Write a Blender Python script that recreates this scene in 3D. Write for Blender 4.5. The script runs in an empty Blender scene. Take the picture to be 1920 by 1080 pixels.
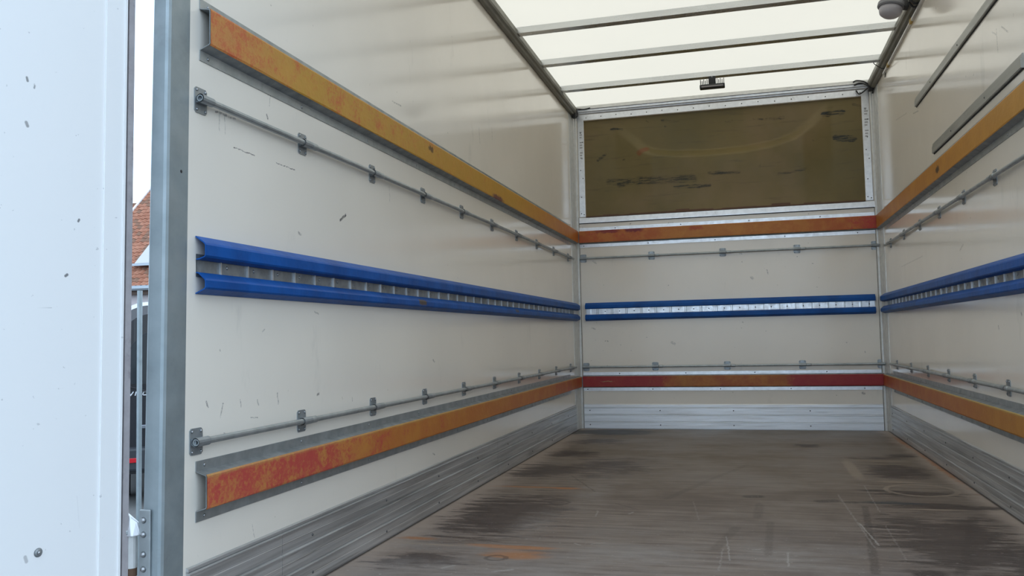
import bpy, bmesh, math, random
from mathutils import Vector, Matrix
random.seed(7)
SC = bpy.context.scene
COL = SC.collection
PI = math.pi

# ------------------------------------------------------------------ camera
def look(yaw, pit, rol):
    fw = Vector((-math.sin(yaw)*math.cos(pit), math.cos(yaw)*math.cos(pit), math.sin(pit)))
    rt = Vector((math.cos(yaw), math.sin(yaw), 0)); up = rt.cross(fw)
    r2 = rt*math.cos(rol) + up*math.sin(rol); u2 = up*math.cos(rol) - rt*math.sin(rol)
    m = Matrix((r2, u2, -fw)).transposed()
    return m.to_4x4()
cd = bpy.data.cameras.new('camera'); cam = bpy.data.objects.new('camera', cd); COL.objects.link(cam)
cd.sensor_fit = 'HORIZONTAL'; cd.sensor_width = 36; cd.lens = 1595.2*36/1920
cd.clip_start = 0.05; cd.clip_end = 300
CX, CZ = 1.3707, 0.7640
cam.matrix_world = Matrix.Translation((CX, 0, CZ)) @ look(0.26727, 0.05901, -0.02089)
SC.camera = cam

# ------------------------------------------------------------------ overcast sky
SKY = 2.15
wd = bpy.data.worlds.new('overcast_sky'); SC.world = wd; wd.use_nodes = True
wn = wd.node_tree; wn.nodes.clear()
wo = wn.nodes.new('ShaderNodeOutputWorld'); wb = wn.nodes.new('ShaderNodeBackground')
tc = wn.nodes.new('ShaderNodeTexCoord'); sx = wn.nodes.new('ShaderNodeSeparateXYZ')
wr = wn.nodes.new('ShaderNodeValToRGB')
wn.links.new(tc.outputs['Generated'], sx.inputs[0]); wn.links.new(sx.outputs['Z'], wr.inputs[0])
wr.color_ramp.elements[0].position = 0.0; wr.color_ramp.elements[0].color = (.66, .84, 1.04, 1)
wr.color_ramp.elements[1].position = 1.0; wr.color_ramp.elements[1].color = (.76, .93, 1.12, 1)
wn.links.new(wr.outputs[0], wb.inputs[0]); wb.inputs[1].default_value = SKY
wn.links.new(wb.outputs[0], wo.inputs[0])

# ------------------------------------------------------------------ exposure
SC.view_settings.view_transform = 'Standard'; SC.view_settings.look = 'None'
SC.view_settings.exposure = 0.0; SC.view_settings.gamma = 1.0
SC.view_settings.use_curve_mapping = False
SC.cycles.max_bounces = 12; SC.cycles.diffuse_bounces = 8; SC.cycles.glossy_bounces = 5
SC.cycles.transmission_bounces = 6; SC.cycles.use_denoising = True
SC.cycles.caustics_reflective = False; SC.cycles.caustics_refractive = False

# ------------------------------------------------------------------ sizes
W, D, H = 2.40, 7.07, 2.649          # inside width, depth of the end wall, height of the wall under the roof rail
Y0 = 1.868                           # rear end of the side walls
GZ = -1.02                           # ground
LEAN = 0.0177

# ------------------------------------------------------------------ material helpers
def srgb(r, g, b):
    f = lambda c: (c/255/12.92) if c/255 <= .04045 else ((c/255+.055)/1.055)**2.4
    return (f(r), f(g), f(b), 1)
class Mat:
    def __init__(s, name):
        s.m = bpy.data.materials.new(name); s.m.use_nodes = True
        s.t = s.m.node_tree; s.b = s.t.nodes['Principled BSDF']; s.out = s.t.nodes['Material Output']
        s._pos = None
    def n(s, typ, **kw):
        x = s.t.nodes.new(typ)
        for k, v in kw.items(): setattr(x, k, v)
        return x
    def link(s, a, b): s.t.links.new(a, b)
    def put(s, sock, v):
        if v is None: return
        if isinstance(v, bpy.types.NodeSocket): s.link(v, sock)
        elif isinstance(v, (tuple, list)) and len(v) == 3 and sock.type == 'RGBA': sock.default_value = (*v, 1)
        else: sock.default_value = v
    def pos(s):
        if not s._pos: s._pos = s.n('ShaderNodeNewGeometry').outputs['Position']
        return s._pos
    def math(s, op, a, b=None, c=None, clamp=False):
        x = s.n('ShaderNodeMath', operation=op, use_clamp=clamp)
        for i, v in enumerate((a, b, c)): s.put(x.inputs[i], v)
        return x.outputs[0]
    def vmul(s, v, k):
        x = s.n('ShaderNodeVectorMath', operation='MULTIPLY'); s.put(x.inputs[0], v); s.put(x.inputs[1], k); return x.outputs[0]
    def noise(s, scale=5, detail=4, rough=.55, stretch=(1, 1, 1), vec=None, off=(0, 0, 0)):
        x = s.n('ShaderNodeTexNoise'); v = s.vmul(vec or s.pos(), stretch)
        if off != (0, 0, 0):
            a = s.n('ShaderNodeVectorMath', operation='ADD'); s.put(a.inputs[0], v); a.inputs[1].default_value = off; v = a.outputs[0]
        s.put(x.inputs['Vector'], v); x.inputs['Scale'].default_value = scale
        x.inputs['Detail'].default_value = detail; x.inputs['Roughness'].default_value = rough
        return x.outputs['Fac']
    def axis(s, i):
        x = s.n('ShaderNodeSeparateXYZ'); s.put(x.inputs[0], s.pos()); return x.outputs[i]
    def step(s, v, a, b, lo=0., hi=1.):
        x = s.n('ShaderNodeMapRange', interpolation_type='SMOOTHSTEP'); s.put(x.inputs[0], v)
        for i, q in enumerate((a, b, lo, hi)): x.inputs[i+1].default_value = q
        return x.outputs[0]
    def ramp(s, v, stops, interp='LINEAR'):
        x = s.n('ShaderNodeValToRGB'); s.put(x.inputs[0], v); r = x.color_ramp; r.interpolation = interp
        while len(r.elements) < len(stops): r.elements.new(.5)
        for e, (p, c) in zip(r.elements, stops): e.position = p; e.color = c if len(c) == 4 else (*c, 1)
        return x.outputs[0]
    def mix(s, f, a, b, mode='MIX'):
        x = s.n('ShaderNodeMix', data_type='RGBA', blend_type=mode)
        s.put(x.inputs[0], f); s.put(x.inputs[6], a); s.put(x.inputs[7], b); return x.outputs[2]
    def mul(s, a, b): return s.math('MULTIPLY', a, b)
    def max(s, a, b): return s.math('MAXIMUM', a, b)
    def bump(s, h, strength=.3, dist=.01):
        x = s.n('ShaderNodeBump'); s.put(x.inputs['Height'], h); x.inputs['Strength'].default_value = strength
        x.inputs['Distance'].default_value = dist; s.link(x.outputs[0], s.b.inputs['Normal'])
    def fin(s, col=None, rough=None, metal=None, **kw):
        s.put(s.b.inputs['Base Color'], col); s.put(s.b.inputs['Roughness'], rough); s.put(s.b.inputs['Metallic'], metal)
        for k, v in kw.items(): s.put(s.b.inputs[k.replace('_', ' ')], v)
        return s.m

def group_segment():
    g = bpy.data.node_groups.new('mark_line', 'ShaderNodeTree')
    for nm, ty in (('P', 'NodeSocketVector'), ('A', 'NodeSocketVector'), ('B', 'NodeSocketVector'), ('Width', 'NodeSocketFloat'), ('Strength', 'NodeSocketFloat')):
        g.interface.new_socket(nm, in_out='INPUT', socket_type=ty)
    g.interface.new_socket('Mask', in_out='OUTPUT', socket_type='NodeSocketFloat')
    N, L = g.nodes, g.links
    i = N.new('NodeGroupInput'); o = N.new('NodeGroupOutput')
    def vm(op, a, b=None):
        x = N.new('ShaderNodeVectorMath'); x.operation = op; L.new(a, x.inputs[0])
        if b is not None: L.new(b, x.inputs[1])
        return x
    def mm(op, a, b, cl=False):
        x = N.new('ShaderNodeMath'); x.operation = op; x.use_clamp = cl
        for k, v in enumerate((a, b)):
            if isinstance(v, (int, float)): x.inputs[k].default_value = v
            else: L.new(v, x.inputs[k])
        return x.outputs[0]
    pa = vm('SUBTRACT', i.outputs['P'], i.outputs['A']).outputs[0]; ba = vm('SUBTRACT', i.outputs['B'], i.outputs['A']).outputs[0]
    t = mm('DIVIDE', vm('DOT_PRODUCT', pa, ba).outputs['Value'], vm('DOT_PRODUCT', ba, ba).outputs['Value'], True)
    sc = N.new('ShaderNodeVectorMath'); sc.operation = 'SCALE'; L.new(ba, sc.inputs[0]); L.new(t, sc.inputs['Scale'])
    d = vm('LENGTH', vm('SUBTRACT', pa, sc.outputs[0]).outputs[0]).outputs['Value']
    q = mm('DIVIDE', d, i.outputs['Width'])
    L.new(mm('MULTIPLY', mm('MULTIPLY', mm('SUBTRACT', 1.0, q, True), 2.2, True), i.outputs['Strength']), o.inputs[0])
    return g
def group_patch():
    g = bpy.data.node_groups.new('stain_patch', 'ShaderNodeTree')
    for nm, ty in (('P', 'NodeSocketVector'), ('Center', 'NodeSocketVector'), ('Inverse', 'NodeSocketVector'), ('Jitter', 'NodeSocketFloat'), ('Soft', 'NodeSocketFloat'), ('Strength', 'NodeSocketFloat')):
        g.interface.new_socket(nm, in_out='INPUT', socket_type=ty)
    g.interface.new_socket('Mask', in_out='OUTPUT', socket_type='NodeSocketFloat')
    N, L = g.nodes, g.links
    i = N.new('NodeGroupInput'); o = N.new('NodeGroupOutput')
    a = N.new('ShaderNodeVectorMath'); a.operation = 'SUBTRACT'; L.new(i.outputs['P'], a.inputs[0]); L.new(i.outputs['Center'], a.inputs[1])
    b = N.new('ShaderNodeVectorMath'); b.operation = 'MULTIPLY'; L.new(a.outputs[0], b.inputs[0]); L.new(i.outputs['Inverse'], b.inputs[1])
    def mm(op, x1, x2, cl=False):
        x = N.new('ShaderNodeMath'); x.operation = op; x.use_clamp = cl
        for k, v in enumerate((x1, x2)):
            if isinstance(v, (int, float)): x.inputs[k].default_value = v
            else: L.new(v, x.inputs[k])
        return x.outputs[0]
    s = N.new('ShaderNodeSeparateXYZ'); L.new(b.outputs[0], s.inputs[0])
    p4 = [mm('POWER', mm('ABSOLUTE', s.outputs[k], 0), 3.0) for k in range(3)]
    d = mm('POWER', mm('ADD', mm('ADD', p4[0], p4[1]), p4[2]), 1/3)
    v = mm('ADD', d, i.outputs['Jitter'])
    m = mm('DIVIDE', mm('SUBTRACT', mm('ADD', 1.0, i.outputs['Soft']), v), mm('MULTIPLY', i.outputs['Soft'], 2.0), True)
    L.new(mm('MULTIPLY', m, i.outputs['Strength']), o.inputs[0])
    return g
G_SEG, G_PATCH = group_segment(), group_patch()
def seg(M, P, a, b, w, s):
    x = M.n('ShaderNodeGroup'); x.node_tree = G_SEG; M.put(x.inputs[0], P)
    x.inputs[1].default_value = a; x.inputs[2].default_value = b; x.inputs[3].default_value = w; x.inputs[4].default_value = s
    return x.outputs[0]
def patch(M, P, c, r, jit, soft=.15, s=1.0):
    x = M.n('ShaderNodeGroup'); x.node_tree = G_PATCH; M.put(x.inputs[0], P)
    x.inputs[1].default_value = c; x.inputs[2].default_value = tuple((1/q if q else 0) for q in r)
    M.put(x.inputs[3], jit); x.inputs[4].default_value = soft; x.inputs[5].default_value = s
    return x.outputs[0]
def wobble(M, amp=.01, scale=40):
    x = M.n('ShaderNodeTexNoise'); M.put(x.inputs['Vector'], M.pos()); x.inputs['Scale'].default_value = scale
    a = M.n('ShaderNodeVectorMath', operation='SUBTRACT'); M.put(a.inputs[0], x.outputs['Color']); a.inputs[1].default_value = (.5, .5, .5)
    b = M.n('ShaderNodeVectorMath', operation='SCALE'); M.put(b.inputs[0], a.outputs[0]); b.inputs['Scale'].default_value = amp
    c = M.n('ShaderNodeVectorMath', operation='ADD'); M.put(c.inputs[0], M.pos()); M.put(c.inputs[1], b.outputs[0])
    return c.outputs[0]
def lines(M, P, rows, conv, k=.55, lo=.15):
    out = None
    for r in rows:
        a, b = conv(r[0], r[1]), conv(r[2], r[3])
        m = seg(M, P, a, b, r[4]*k, r[5]); out = m if out is None else M.max(out, m)
    return M.mul(out, M.step(M.noise(110, 3, .7), .36, .56, lo, 1.))

# ------------------------------------------------------------------ materials
def plain(name, col, rough=.5, metal=0., **kw):
    return Mat(name).fin(col, rough, metal, **kw)

def wall_mat(name, rows, conv, base=(.885, .825, .735)):
    M = Mat(name); P = wobble(M, .008, 60)
    col = M.mix(M.step(M.noise(1.3, 3), .35, .7), base, tuple(c*.95 for c in base))
    specks = M.mul(M.step(M.noise(38, 2, .5), .735, .77), M.step(M.noise(1.7, 2, .5, off=(3, 1, 5)), .45, .62))
    col = M.mix(M.mul(specks, .55), col, (.25, .23, .2))
    smear = M.mul(M.step(M.noise(6, 5, .65, (1, 1, .35), off=(9, 2, 4)), .62, .75), .14)
    col = M.mix(smear, col, (.33, .33, .31))
    if rows: col = M.mix(lines(M, P, rows, conv), col, (.06, .06, .07))
    M.bump(M.noise(3, 2), .05, .004)
    return M.fin(col, M.step(M.noise(2.2, 4), .3, .8, .10, .19), 0., IOR=1.5)

LEFT_MARKS = [(2.725,1.193,2.767,1.218,.012,.95),(2.075,1.316,2.182,1.314,.004,.8),(2.3,1.316,2.412,1.314,.004,.8),(2.247,1.454,2.253,1.442,.008,.8),(2.268,1.515,2.262,1.484,.004,.5),(1.992,1.397,2.042,1.398,.008,.6),(2.049,1.397,2.085,1.398,.006,.5),(1.95,.615,1.957,.601,.006,.6),(2.023,.604,2.011,.568,.006,.6),(2.104,.608,2.109,.588,.005,.5),(2.192,.601,2.198,.585,.006,.5),(2.3,.612,2.306,.581,.007,.5),(2.548,.59,2.559,.595,.009,.7),(2.156,.554,2.192,.55,.004,.6),(2.804,.565,2.808,.551,.005,.5),(3.204,1.748,3.294,1.752,.007,.5),(2.163,.25,2.174,.213,.003,.5),(2.007,1.407,2.007,1.348,.005,.3),(2.032,1.398,2.034,1.346,.005,.3),(2.028,.524,2.052,.513,.006,.4),(3.628,.673,3.648,.665,.01,.5),(2.433,1.116,2.447,1.111,.01,.5),(4.39,1.916,4.404,1.837,.009,.3),(4.637,1.974,4.643,1.907,.009,.25),(3.16,1.386,3.164,1.326,.008,.2),(3.61,.257,3.63,.248,.008,.5),(2.231,.806,2.219,.797,.005,.4),(2.534,.864,2.56,.859,.006,.4)]
RIGHT_MARKS = [(3.82,1.983,3.815,1.888,.010,.45),(3.747,1.969,3.67,1.92,.01,.5),(3.824,1.962,3.881,1.993,.008,.4),(5.721,2.497,5.746,2.402,.012,.3),(5.597,2.082,5.436,2.058,.010,.4),(6.184,2.186,5.799,2.136,.010,.2),(4.613,1.149,4.543,1.173,.012,.35),(4.188,1.516,4.094,1.545,.012,.25),(6.249,1.193,5.521,1.202,.010,.2),(3.701,.82,3.695,.814,.014,.6),(4.021,.771,4.015,.762,.014,.5)]
BACK_MARKS = [(1.547,1.266,1.554,1.232,.010,.5),(.148,1.396,.174,1.377,.016,.3),(.782,1.686,.822,1.688,.008,.6),(1.426,1.211,1.434,1.202,.024,.4),(.124,.836,.15,.826,.014,.4),(.782,.703,.803,.689,.024,.3),(2.22,.286,2.227,.282,.024,.5)]
M_WALL_L = wall_mat('white_panel_left', LEFT_MARKS, lambda a, b: (0, a, b))
M_WALL_R = wall_mat('white_panel_right', RIGHT_MARKS, lambda a, b: (W, a, b))
M_WALL_B = wall_mat('white_panel_back', BACK_MARKS, lambda a, b: (a, D, b))
DOOR_MARKS = [(-.129,1.49,1.357,-.1295,1.492,1.350,.006,.7),(-.125,1.508,1.343,-.1255,1.507,1.338,.005,.6),(-.129,1.49,1.257,-.1285,1.493,1.25,.008,.6),(-.103,1.617,1.058,-.1035,1.615,1.054,.006,.8),(-.109,1.589,.929,-.1095,1.585,.926,.007,.8),(-.123,1.519,.852,-.1165,1.553,.853,.002,.5),(-.126,1.504,.676,-.110,1.583,.673,.002,.45),(-.103,1.618,.428,-.1015,1.625,.355,.002,.35),(-.128,1.5,.32,-.1275,1.503,.31,.008,.4)]
def door_mat():
    M = Mat('white_door_skin'); P = M.pos(); out = None
    for r in DOOR_MARKS:
        m = seg(M, P, r[0:3], r[3:6], r[6]*.6, r[7]); out = m if out is None else M.max(out, m)
    col = M.mix(out, (.93, .93, .93), (.07, .07, .08))
    col = M.mix(M.mul(M.step(M.noise(60, 2), .73, .76), .35), col, (.3, .3, .32))
    return M.fin(col, .3, 0.)
M_DOOR = door_mat()

def metal_mat(name, a, b, rough=(.3, .5), metal=.85, stretch=(1, 1, 1), scale=18, dirt=.25, dirtcol=(.12, .11, .10)):
    M = Mat(name)
    col = M.mix(M.step(M.noise(scale, 5, .6, stretch), .3, .7), a, b)
    col = M.mix(M.mul(M.step(M.noise(scale*.7, 6, .7, stretch, off=(5, 8, 2)), .55, .75), dirt), col, dirtcol)
    return M.fin(col, M.step(M.noise(scale*1.3, 4, .6, stretch, off=(1, 2, 7)), .3, .7, *rough), metal)
M_GALV = metal_mat('galvanised_steel', (.36, .39, .40), (.46, .49, .50), (.38, .55), .7)
M_GALV_D = metal_mat('weathered_galvanised_steel', (.24, .26, .27), (.36, .38, .39), (.4, .6), .6)
M_POST = metal_mat('galvanised_post', (.30, .35, .37), (.37, .42, .44), (.4, .55), .55, scale=9, dirt=.15)
M_ALU = metal_mat('bright_aluminium', (.70, .71, .73), (.80, .81, .83), (.28, .42), .8, scale=30, dirt=.3, dirtcol=(.25, .24, .22))
M_ALU_W = metal_mat('white_coated_aluminium', (.66, .66, .64), (.75, .75, .73), (.3, .45), .35, scale=25, dirt=.2, dirtcol=(.25, .24, .22))
M_ALU_Y = metal_mat('scuffed_aluminium_side', (.46, .465, .47), (.70, .705, .71), (.34, .52), .75, (1, .06, 2.5), 26, .6, (.13, .12, .11))
M_ALU_B = metal_mat('scuffed_aluminium_end', (.76, .77, .79), (.86, .87, .89), (.34, .5), .6, (.12, 1, 2), 26, .3, (.25, .24, .23))
M_RAILTOP = metal_mat('dull_roof_rail', (.20, .195, .165), (.28, .27, .23), (.4, .6), .4, (1, .2, 1), 20, .4, (.10, .09, .07))
M_BEAM = metal_mat('roof_beam_metal', (.57, .58, .58), (.62, .63, .63), (.22, .32), 1.0, (.3, 1, 1), 12, .1)
M_STRIP = metal_mat('grey_strip_metal', (.38, .38, .35), (.46, .46, .43), (.4, .55), .5, (1, .1, 1), 22, .3)
M_RIVET = plain('dark_rivet', (.14, .14, .14), .45, .7)
M_BOLT = plain('bolt_steel', (.42, .43, .44), .35, .9)
M_BLACK = plain('black_plastic', (.014, .014, .015), .45)
M_RUBBER = plain('black_rubber', (.02, .018, .02), .7)
M_SEAL = metal_mat('grey_rubber_seal', (.36, .33, .34), (.44, .41, .42), (.6, .75), 0., scale=20, dirt=.5, dirtcol=(.10, .08, .08))

def blue_mat():
    M = Mat('blue_paint')
    col = M.mix(M.step(M.noise(7, 5, .6), .35, .7), (.003, .090, .37), (.003, .062, .26))
    wear = M.mul(M.step(M.noise(55, 4, .6), .67, .72), .5)
    col = M.mix(wear, col, (.006, .02, .10))
    chips = seg(M, wobble(M, .01, 70), (0.03, 3.40, .927), (0.03, 3.46, .926), .016, 1.0)
    chips = M.max(chips, seg(M, M.pos(), (0.03, 4.97, .931), (0.03, 5.03, .930), .014, .8))
    col = M.mix(chips, col, (.10, .075, .06))
    M.bump(M.noise(25, 4), .25, .006)
    return M.fin(col, .45, 0., Specular_IOR_Level=.25)
M_BLUE = blue_mat()

def orange_mat(name, ax, lo, hi, stops, reds, red=(.42, .03, .035), blot=.25, spots=(), rim=None):
    """stops: base paint along the rail; reds: how much red primer shows along the rail"""
    M = Mat(name); t = M.n('ShaderNodeMapRange'); M.put(t.inputs[0], M.axis(ax)); t.inputs[1].default_value = lo; t.inputs[2].default_value = hi
    t = t.outputs[0]
    base = M.ramp(t, stops); amt = M.ramp(t, [(p, (v, v, v)) for p, v in reds])
    col = M.mix(M.step(M.noise(9, 6, .7), .4, .65), base, M.mix(.3, base, (.62, .30, .05)))
    nz = M.math('ADD', M.noise(13, 7, .75, off=(2, 5, 1)), M.mul(M.math('SUBTRACT', M.noise(100, 4, .75), .5), .8))
    f = M.step(M.math('ADD', nz, M.math('MULTIPLY', M.math('SUBTRACT', amt, .5), .7)), .40, .68)
    col = M.mix(M.mul(f, .85), col, red)
    col = M.mix(M.mul(M.step(M.noise(34, 4, .6, off=(7, 3, 3)), .68, .74), blot), col, (.05, .02, .015))
    if rim:            # thin yellow coat left along the upper edge
        col = M.mix(M.mul(M.step(M.math('ADD', M.axis(2), M.mul(M.noise(12, 4), .008)), .424, .437), rim), col, (.50, .38, .12))
    P = wobble(M, .03, 45)
    for c, r, s, cc in spots: col = M.mix(patch(M, P, c, r, M.mul(M.math('SUBTRACT', M.noise(30, 4), .5), 1.2), .3, s), col, cc)
    M.bump(M.math('ADD', M.noise(40, 5, .7), M.noise(8, 3)), .35, .004)
    return M.fin(col, .5, 0.)
YEL, ORA, DOR, ROR, RED = (.50, .27, .034), (.50, .20, .026), (.47, .135, .02), (.36, .075, .02), (.30, .022, .025)
M_OR_LU = orange_mat('orange_paint_left_upper', 1, 1.9, 7.0, [(0, (.54, .22, .07)), (.1, YEL), (.6, YEL), (.8, ORA), (1, DOR)], [(0, .62), (.03, .5), (.06, .34), (.13, .48), (.25, .36), (.6, .16), (1, .1)], red=(.52, .095, .035),
    spots=[((.03, 4.62, 1.562), (.1, .10, .016), .9, (.10, .02, .03)), ((.03, 3.55, 1.62), (.1, .03, .012), .8, (.05, .02, .01))])
M_OR_LL = orange_mat('orange_paint_left_lower', 1, 1.9, 7.0, [(0, (.52, .19, .06)), (.12, (.52, .205, .06)), (.22, (.50, .17, .035)), (.5, (.48, .16, .025)), (.75, DOR), (1, ROR)], [(0, .52), (.05, .62), (.12, .63), (.18, .47), (.27, .3), (.6, .18), (.85, .38), (1, .4)], red=(.47, .040, .052), rim=.5)
M_OR_BU = orange_mat('orange_paint_end_upper', 0, 0, 2.4, [(0, (.42, .09, .02)), (.25, (.42, .10, .02)), (.42, (.46, .17, .03)), (.75, (.42, .13, .02)), (1, (.42, .07, .02))], [(0, .35), (.25, .3), (.4, .1), (.8, .15), (.92, .5), (1, .6)], blot=.1,
    spots=[((.28, D, 1.645), (.10, .2, .018), .8, (.20, .01, .03)), ((.50, D, 1.645), (.07, .2, .02), .9, (.16, .01, .03)), ((1.0, D, 1.63), (.05, .2, .015), .6, (.36, .02, .02))])
M_OR_BL = orange_mat('red_paint_end_lower', 0, 0, 2.4, [(0, RED), (.3, (.32, .05, .02)), (.36, (.34, .12, .025)), (.48, (.34, .09, .02)), (.6, (.35, .09, .02)), (.69, (.34, .10, .02)), (.73, RED), (1, RED)], [(0, .85), (.28, .75), (.35, .1), (.5, .3), (.68, .15), (.73, .95), (1, .95)], red=(.30, .018, .025), blot=.05,
    spots=[((.25, D, .392), (.05, .2, .003), .8, (.4, .3, .15))])
M_OR_RU = orange_mat('orange_paint_right_upper', 1, 1.9, 7.0, [(0, YEL), (.45, (.48, .22, .035)), (.7, (.46, .19, .03)), (1, (.42, .15, .02))], [(0, .15), (.8, .12), (1, .1)],
    spots=[((W, 4.85, 1.60), (.1, .04, .016), .9, (.02, .01, .01))])
M_OR_RL = orange_mat('orange_paint_right_lower', 1, 1.9, 7.0, [(0, (.45, .20, .03)), (.38, (.44, .18, .025)), (.55, (.44, .14, .025)), (.9, (.42, .10, .02)), (1, ROR)], [(0, .1), (.5, .2), (.9, .3), (1, .5)], rim=.75)

STAINS = {
 'dark': [((.34, 3.62), (.21, .42), .95), ((.24, 4.82), (.20, .27), .75), ((.24, 5.55), (.16, .18), .75), ((.55, 5.0), (.4, .6), .3), ((.25, 2.82), (.17, .12), .7), ((.30, 6.2), (.22, .22), .6),
          ((2.13, 5.02), (.135, .22), 1.0), ((2.24, 5.66), (.09, .09), .8), ((2.12, 5.55), (.25, .07), .4), ((2.16, 4.08), (.24, .06), .85), ((2.08, 4.38), (.24, .11), .6), ((2.06, 3.42), (.24, .48), .8), ((2.24, 3.0), (.16, .4), .7), ((1.9, 2.7), (.3, .25), .5), ((1.75, 6.1), (.12, .12), .5)],
 'wet': [((.25, 6.80), (.40, .19), .9), ((1.97, 4.13), (.13, .045), .8)],
 'rust': [((.50, 3.055), (.15, .025), 1.), ((.30, 4.28), (.24, .025), .7), ((.46, 4.27), (.07, .03), .8), ((.12, 3.12), (.10, .03), .6), ((.55, 2.95), (.16, .09), .45), ((2.375, 5.3), (.025, .9), .6), ((2.37, 6.3), (.025, .5), .6)],
 'bleach': [((.42, 2.68), (.55, .16), .9), ((.30, 3.0), (.28, .07), .6), ((.95, 3.0), (.35, .25), .45), ((.50, 3.45), (.10, .30), .55), ((.62, 4.2), (.12, .5), .45), ((1.5, 3.1), (.3, .3), .35)],
 'pale': [((.23, 3.035), (.15, .014), 1.), ((1.91, 5.10), (.03, .36), 1.), ((2.1, 5.43), (.2, .022), .8), ((2.08, 4.70), (.14, .03), .7), ((2.12, 4.0), (.16, .018), .8), ((.3, 4.24), (.2, .014), .7)]}
def stain_distance(kind, x, y):
    d = 9.
    for (cx_, cy_), (rx, ry), k in STAINS[kind]:
        d = min(d, (abs((x-cx_)/rx)**3+abs((y-cy_)/ry)**3)**(1/3)+(1-k)*.8)
    return d
def floor_mat():
    M = Mat('worn_plywood'); P = wobble(M, .015, 30); P0 = M.pos()
    x, y = M.axis(0), M.axis(1)
    streak = M.noise(1, 6, .65, (2.2, 30, 1)); fine = M.noise(1, 4, .7, (9, 120, 1)); blot = M.noise(1.6, 5, .6, off=(4, 4, 4))
    col = M.mix(M.step(streak, .3, .7), (.130, .098, .082), (.250, .204, .172))
    col = M.mix(M.mul(M.step(fine, .45, .75), .45), col, (.26, .215, .182))
    col = M.mix(M.mul(M.step(blot, .45, .68), .55), col, (.115, .088, .076))
    col = M.mix(M.mul(M.step(y, 3.0, 6.2), .4), col, (.20, .165, .115))
    col = M.mix(M.mul(M.step(y, 4.0, 2.7), M.step(M.noise(3, 4), .4, .7, 0, .45)), col, (.27, .25, .24))
    edge = M.max(M.step(M.math('ADD', x, M.mul(M.noise(7, 5), .18)), .30, .12), M.step(M.math('SUBTRACT', x, M.mul(M.noise(7, 5), .12)), W-.19, W-.08))
    col = M.mix(M.mul(edge, .75), col, (.46, .37, .31))
    jit = M.mul(M.math('SUBTRACT', M.noise(1, 6, .7, (4.5, 22, 1), off=(2, 7, 0)), .5), 3.2)
    def field(nm, soft, jm):
        x = M.n('ShaderNodeAttribute', attribute_name=nm); v = M.math('ADD', x.outputs['Fac'], M.mul(jit, jm))
        return M.step(v, 1+soft, 1-soft)
    col = M.mix(M.mul(M.mul(field('dark', .26, 1.15), M.step(fine, .25, .6, .97, .72)), 1.0), col, (.044, .031, .028))
    col = M.mix(M.mul(field('wet', .2, .7), .8), col, (.048, .053, .060))
    col = M.mix(M.mul(field('rust', .4, .6), .75), col, (.40, .16, .05))
    col = M.mix(M.mul(M.mul(field('bleach', .5, .8), M.step(M.noise(9, 6, .7, (1, 2.2, 1)), .35, .65, .3, 1.)), .55), col, (.31, .28, .262))
    pale = M.mul(field('pale', .35, .25), .65)
    ring = M.n('ShaderNodeVectorMath', operation='SUBTRACT'); M.put(ring.inputs[0], P); ring.inputs[1].default_value = (2.147, 4.47, 0)
    rs = M.n('ShaderNodeVectorMath', operation='MULTIPLY'); M.put(rs.inputs[0], ring.outputs[0]); rs.inputs[1].default_value = (1/.155, 1/.155, 0)
    rl = M.n('ShaderNodeVectorMath', operation='LENGTH'); M.put(rl.inputs[0], rs.outputs[0])
    rr = M.math('ABSOLUTE', M.math('SUBTRACT', rl.outputs['Value'], 1.0))
    pale = M.max(pale, M.mul(M.step(rr, .12, .05), .55))
    col = M.mix(pale, col, (.34, .275, .215))
    ring2 = None
    for c, r in (((.507, 3.907, 0), .045), ((.5, 2.893, 0), .035)):
        v = M.n('ShaderNodeVectorMath', operation='DISTANCE'); M.put(v.inputs[0], P); v.inputs[1].default_value = c
        m = M.step(M.math('ABSOLUTE', M.math('SUBTRACT', v.outputs['Value'], r)), .012, .005); ring2 = m if ring2 is None else M.max(ring2, m)
    darkl = lines(M, P, [(.407,4.678,.624,4.2,.008,.6),(.766,3.923,.88,3.807,.008,.6),(1.354,4.186,1.395,4.193,.05,1.2),(1.67,4.118,1.726,4.14,.05,1.1),(1.782,4.111,1.804,4.115,.04,1.0),(1.842,4.024,1.792,3.502,.022,.7),(1.792,3.502,1.737,2.934,.022,.7),(2.231,3.867,2.068,3.231,.03,.6),(2.068,3.231,1.982,2.951,.03,.6),(1.877,2.943,1.915,2.951,.05,1.3),(.984,4.074,1.156,4.625,.03,.35),(1.156,4.625,1.345,5.175,.025,.35),(1.304,3.508,1.235,3.151,.03,.4),(1.402,4.013,1.387,3.723,.03,.45),(1.438,3.629,1.415,3.109,.022,.4)], lambda a, b: (a, b, 0), .8, .4)
    col = M.mix(M.math('MINIMUM', M.mul(M.max(darkl, M.mul(ring2, .7)), .75), 1.0), col, (.05, .038, .034))
    light = lines(M, P, [(1.777,3.677,1.799,3.31,.007,.8),(1.758,4.304,1.78,3.275,.007,.4),(1.271,3.355,1.29,3.007,.006,.6),(1.482,3.144,1.476,2.967,.007,.6),(.715,3.744,.724,3.633,.008,.6),(.859,3.7,.869,3.747,.01,.6),(.73,3.147,.754,3.126,.008,.6),(.794,3.15,.84,3.183,.007,.6),(1.363,3.167,1.39,3.18,.008,.6),(1.109,4.029,1.154,3.631,.006,.25),(1.262,3.156,1.258,2.873,.006,.4),(1.906,4.573,1.887,3.916,.006,.35),(1.87,3.654,1.858,3.121,.006,.25),(.542,2.722,.595,2.758,.015,.6),(.361,2.733,.385,2.772,.015,.5)], lambda a, b: (a, b, 0), .7, .3)
    flecks = M.mul(M.step(M.noise(42, 3, .6, (1, 2.2, 1), off=(3, 3, 1)), .665, .71), M.step(y, 4.6, 2.9))
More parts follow.
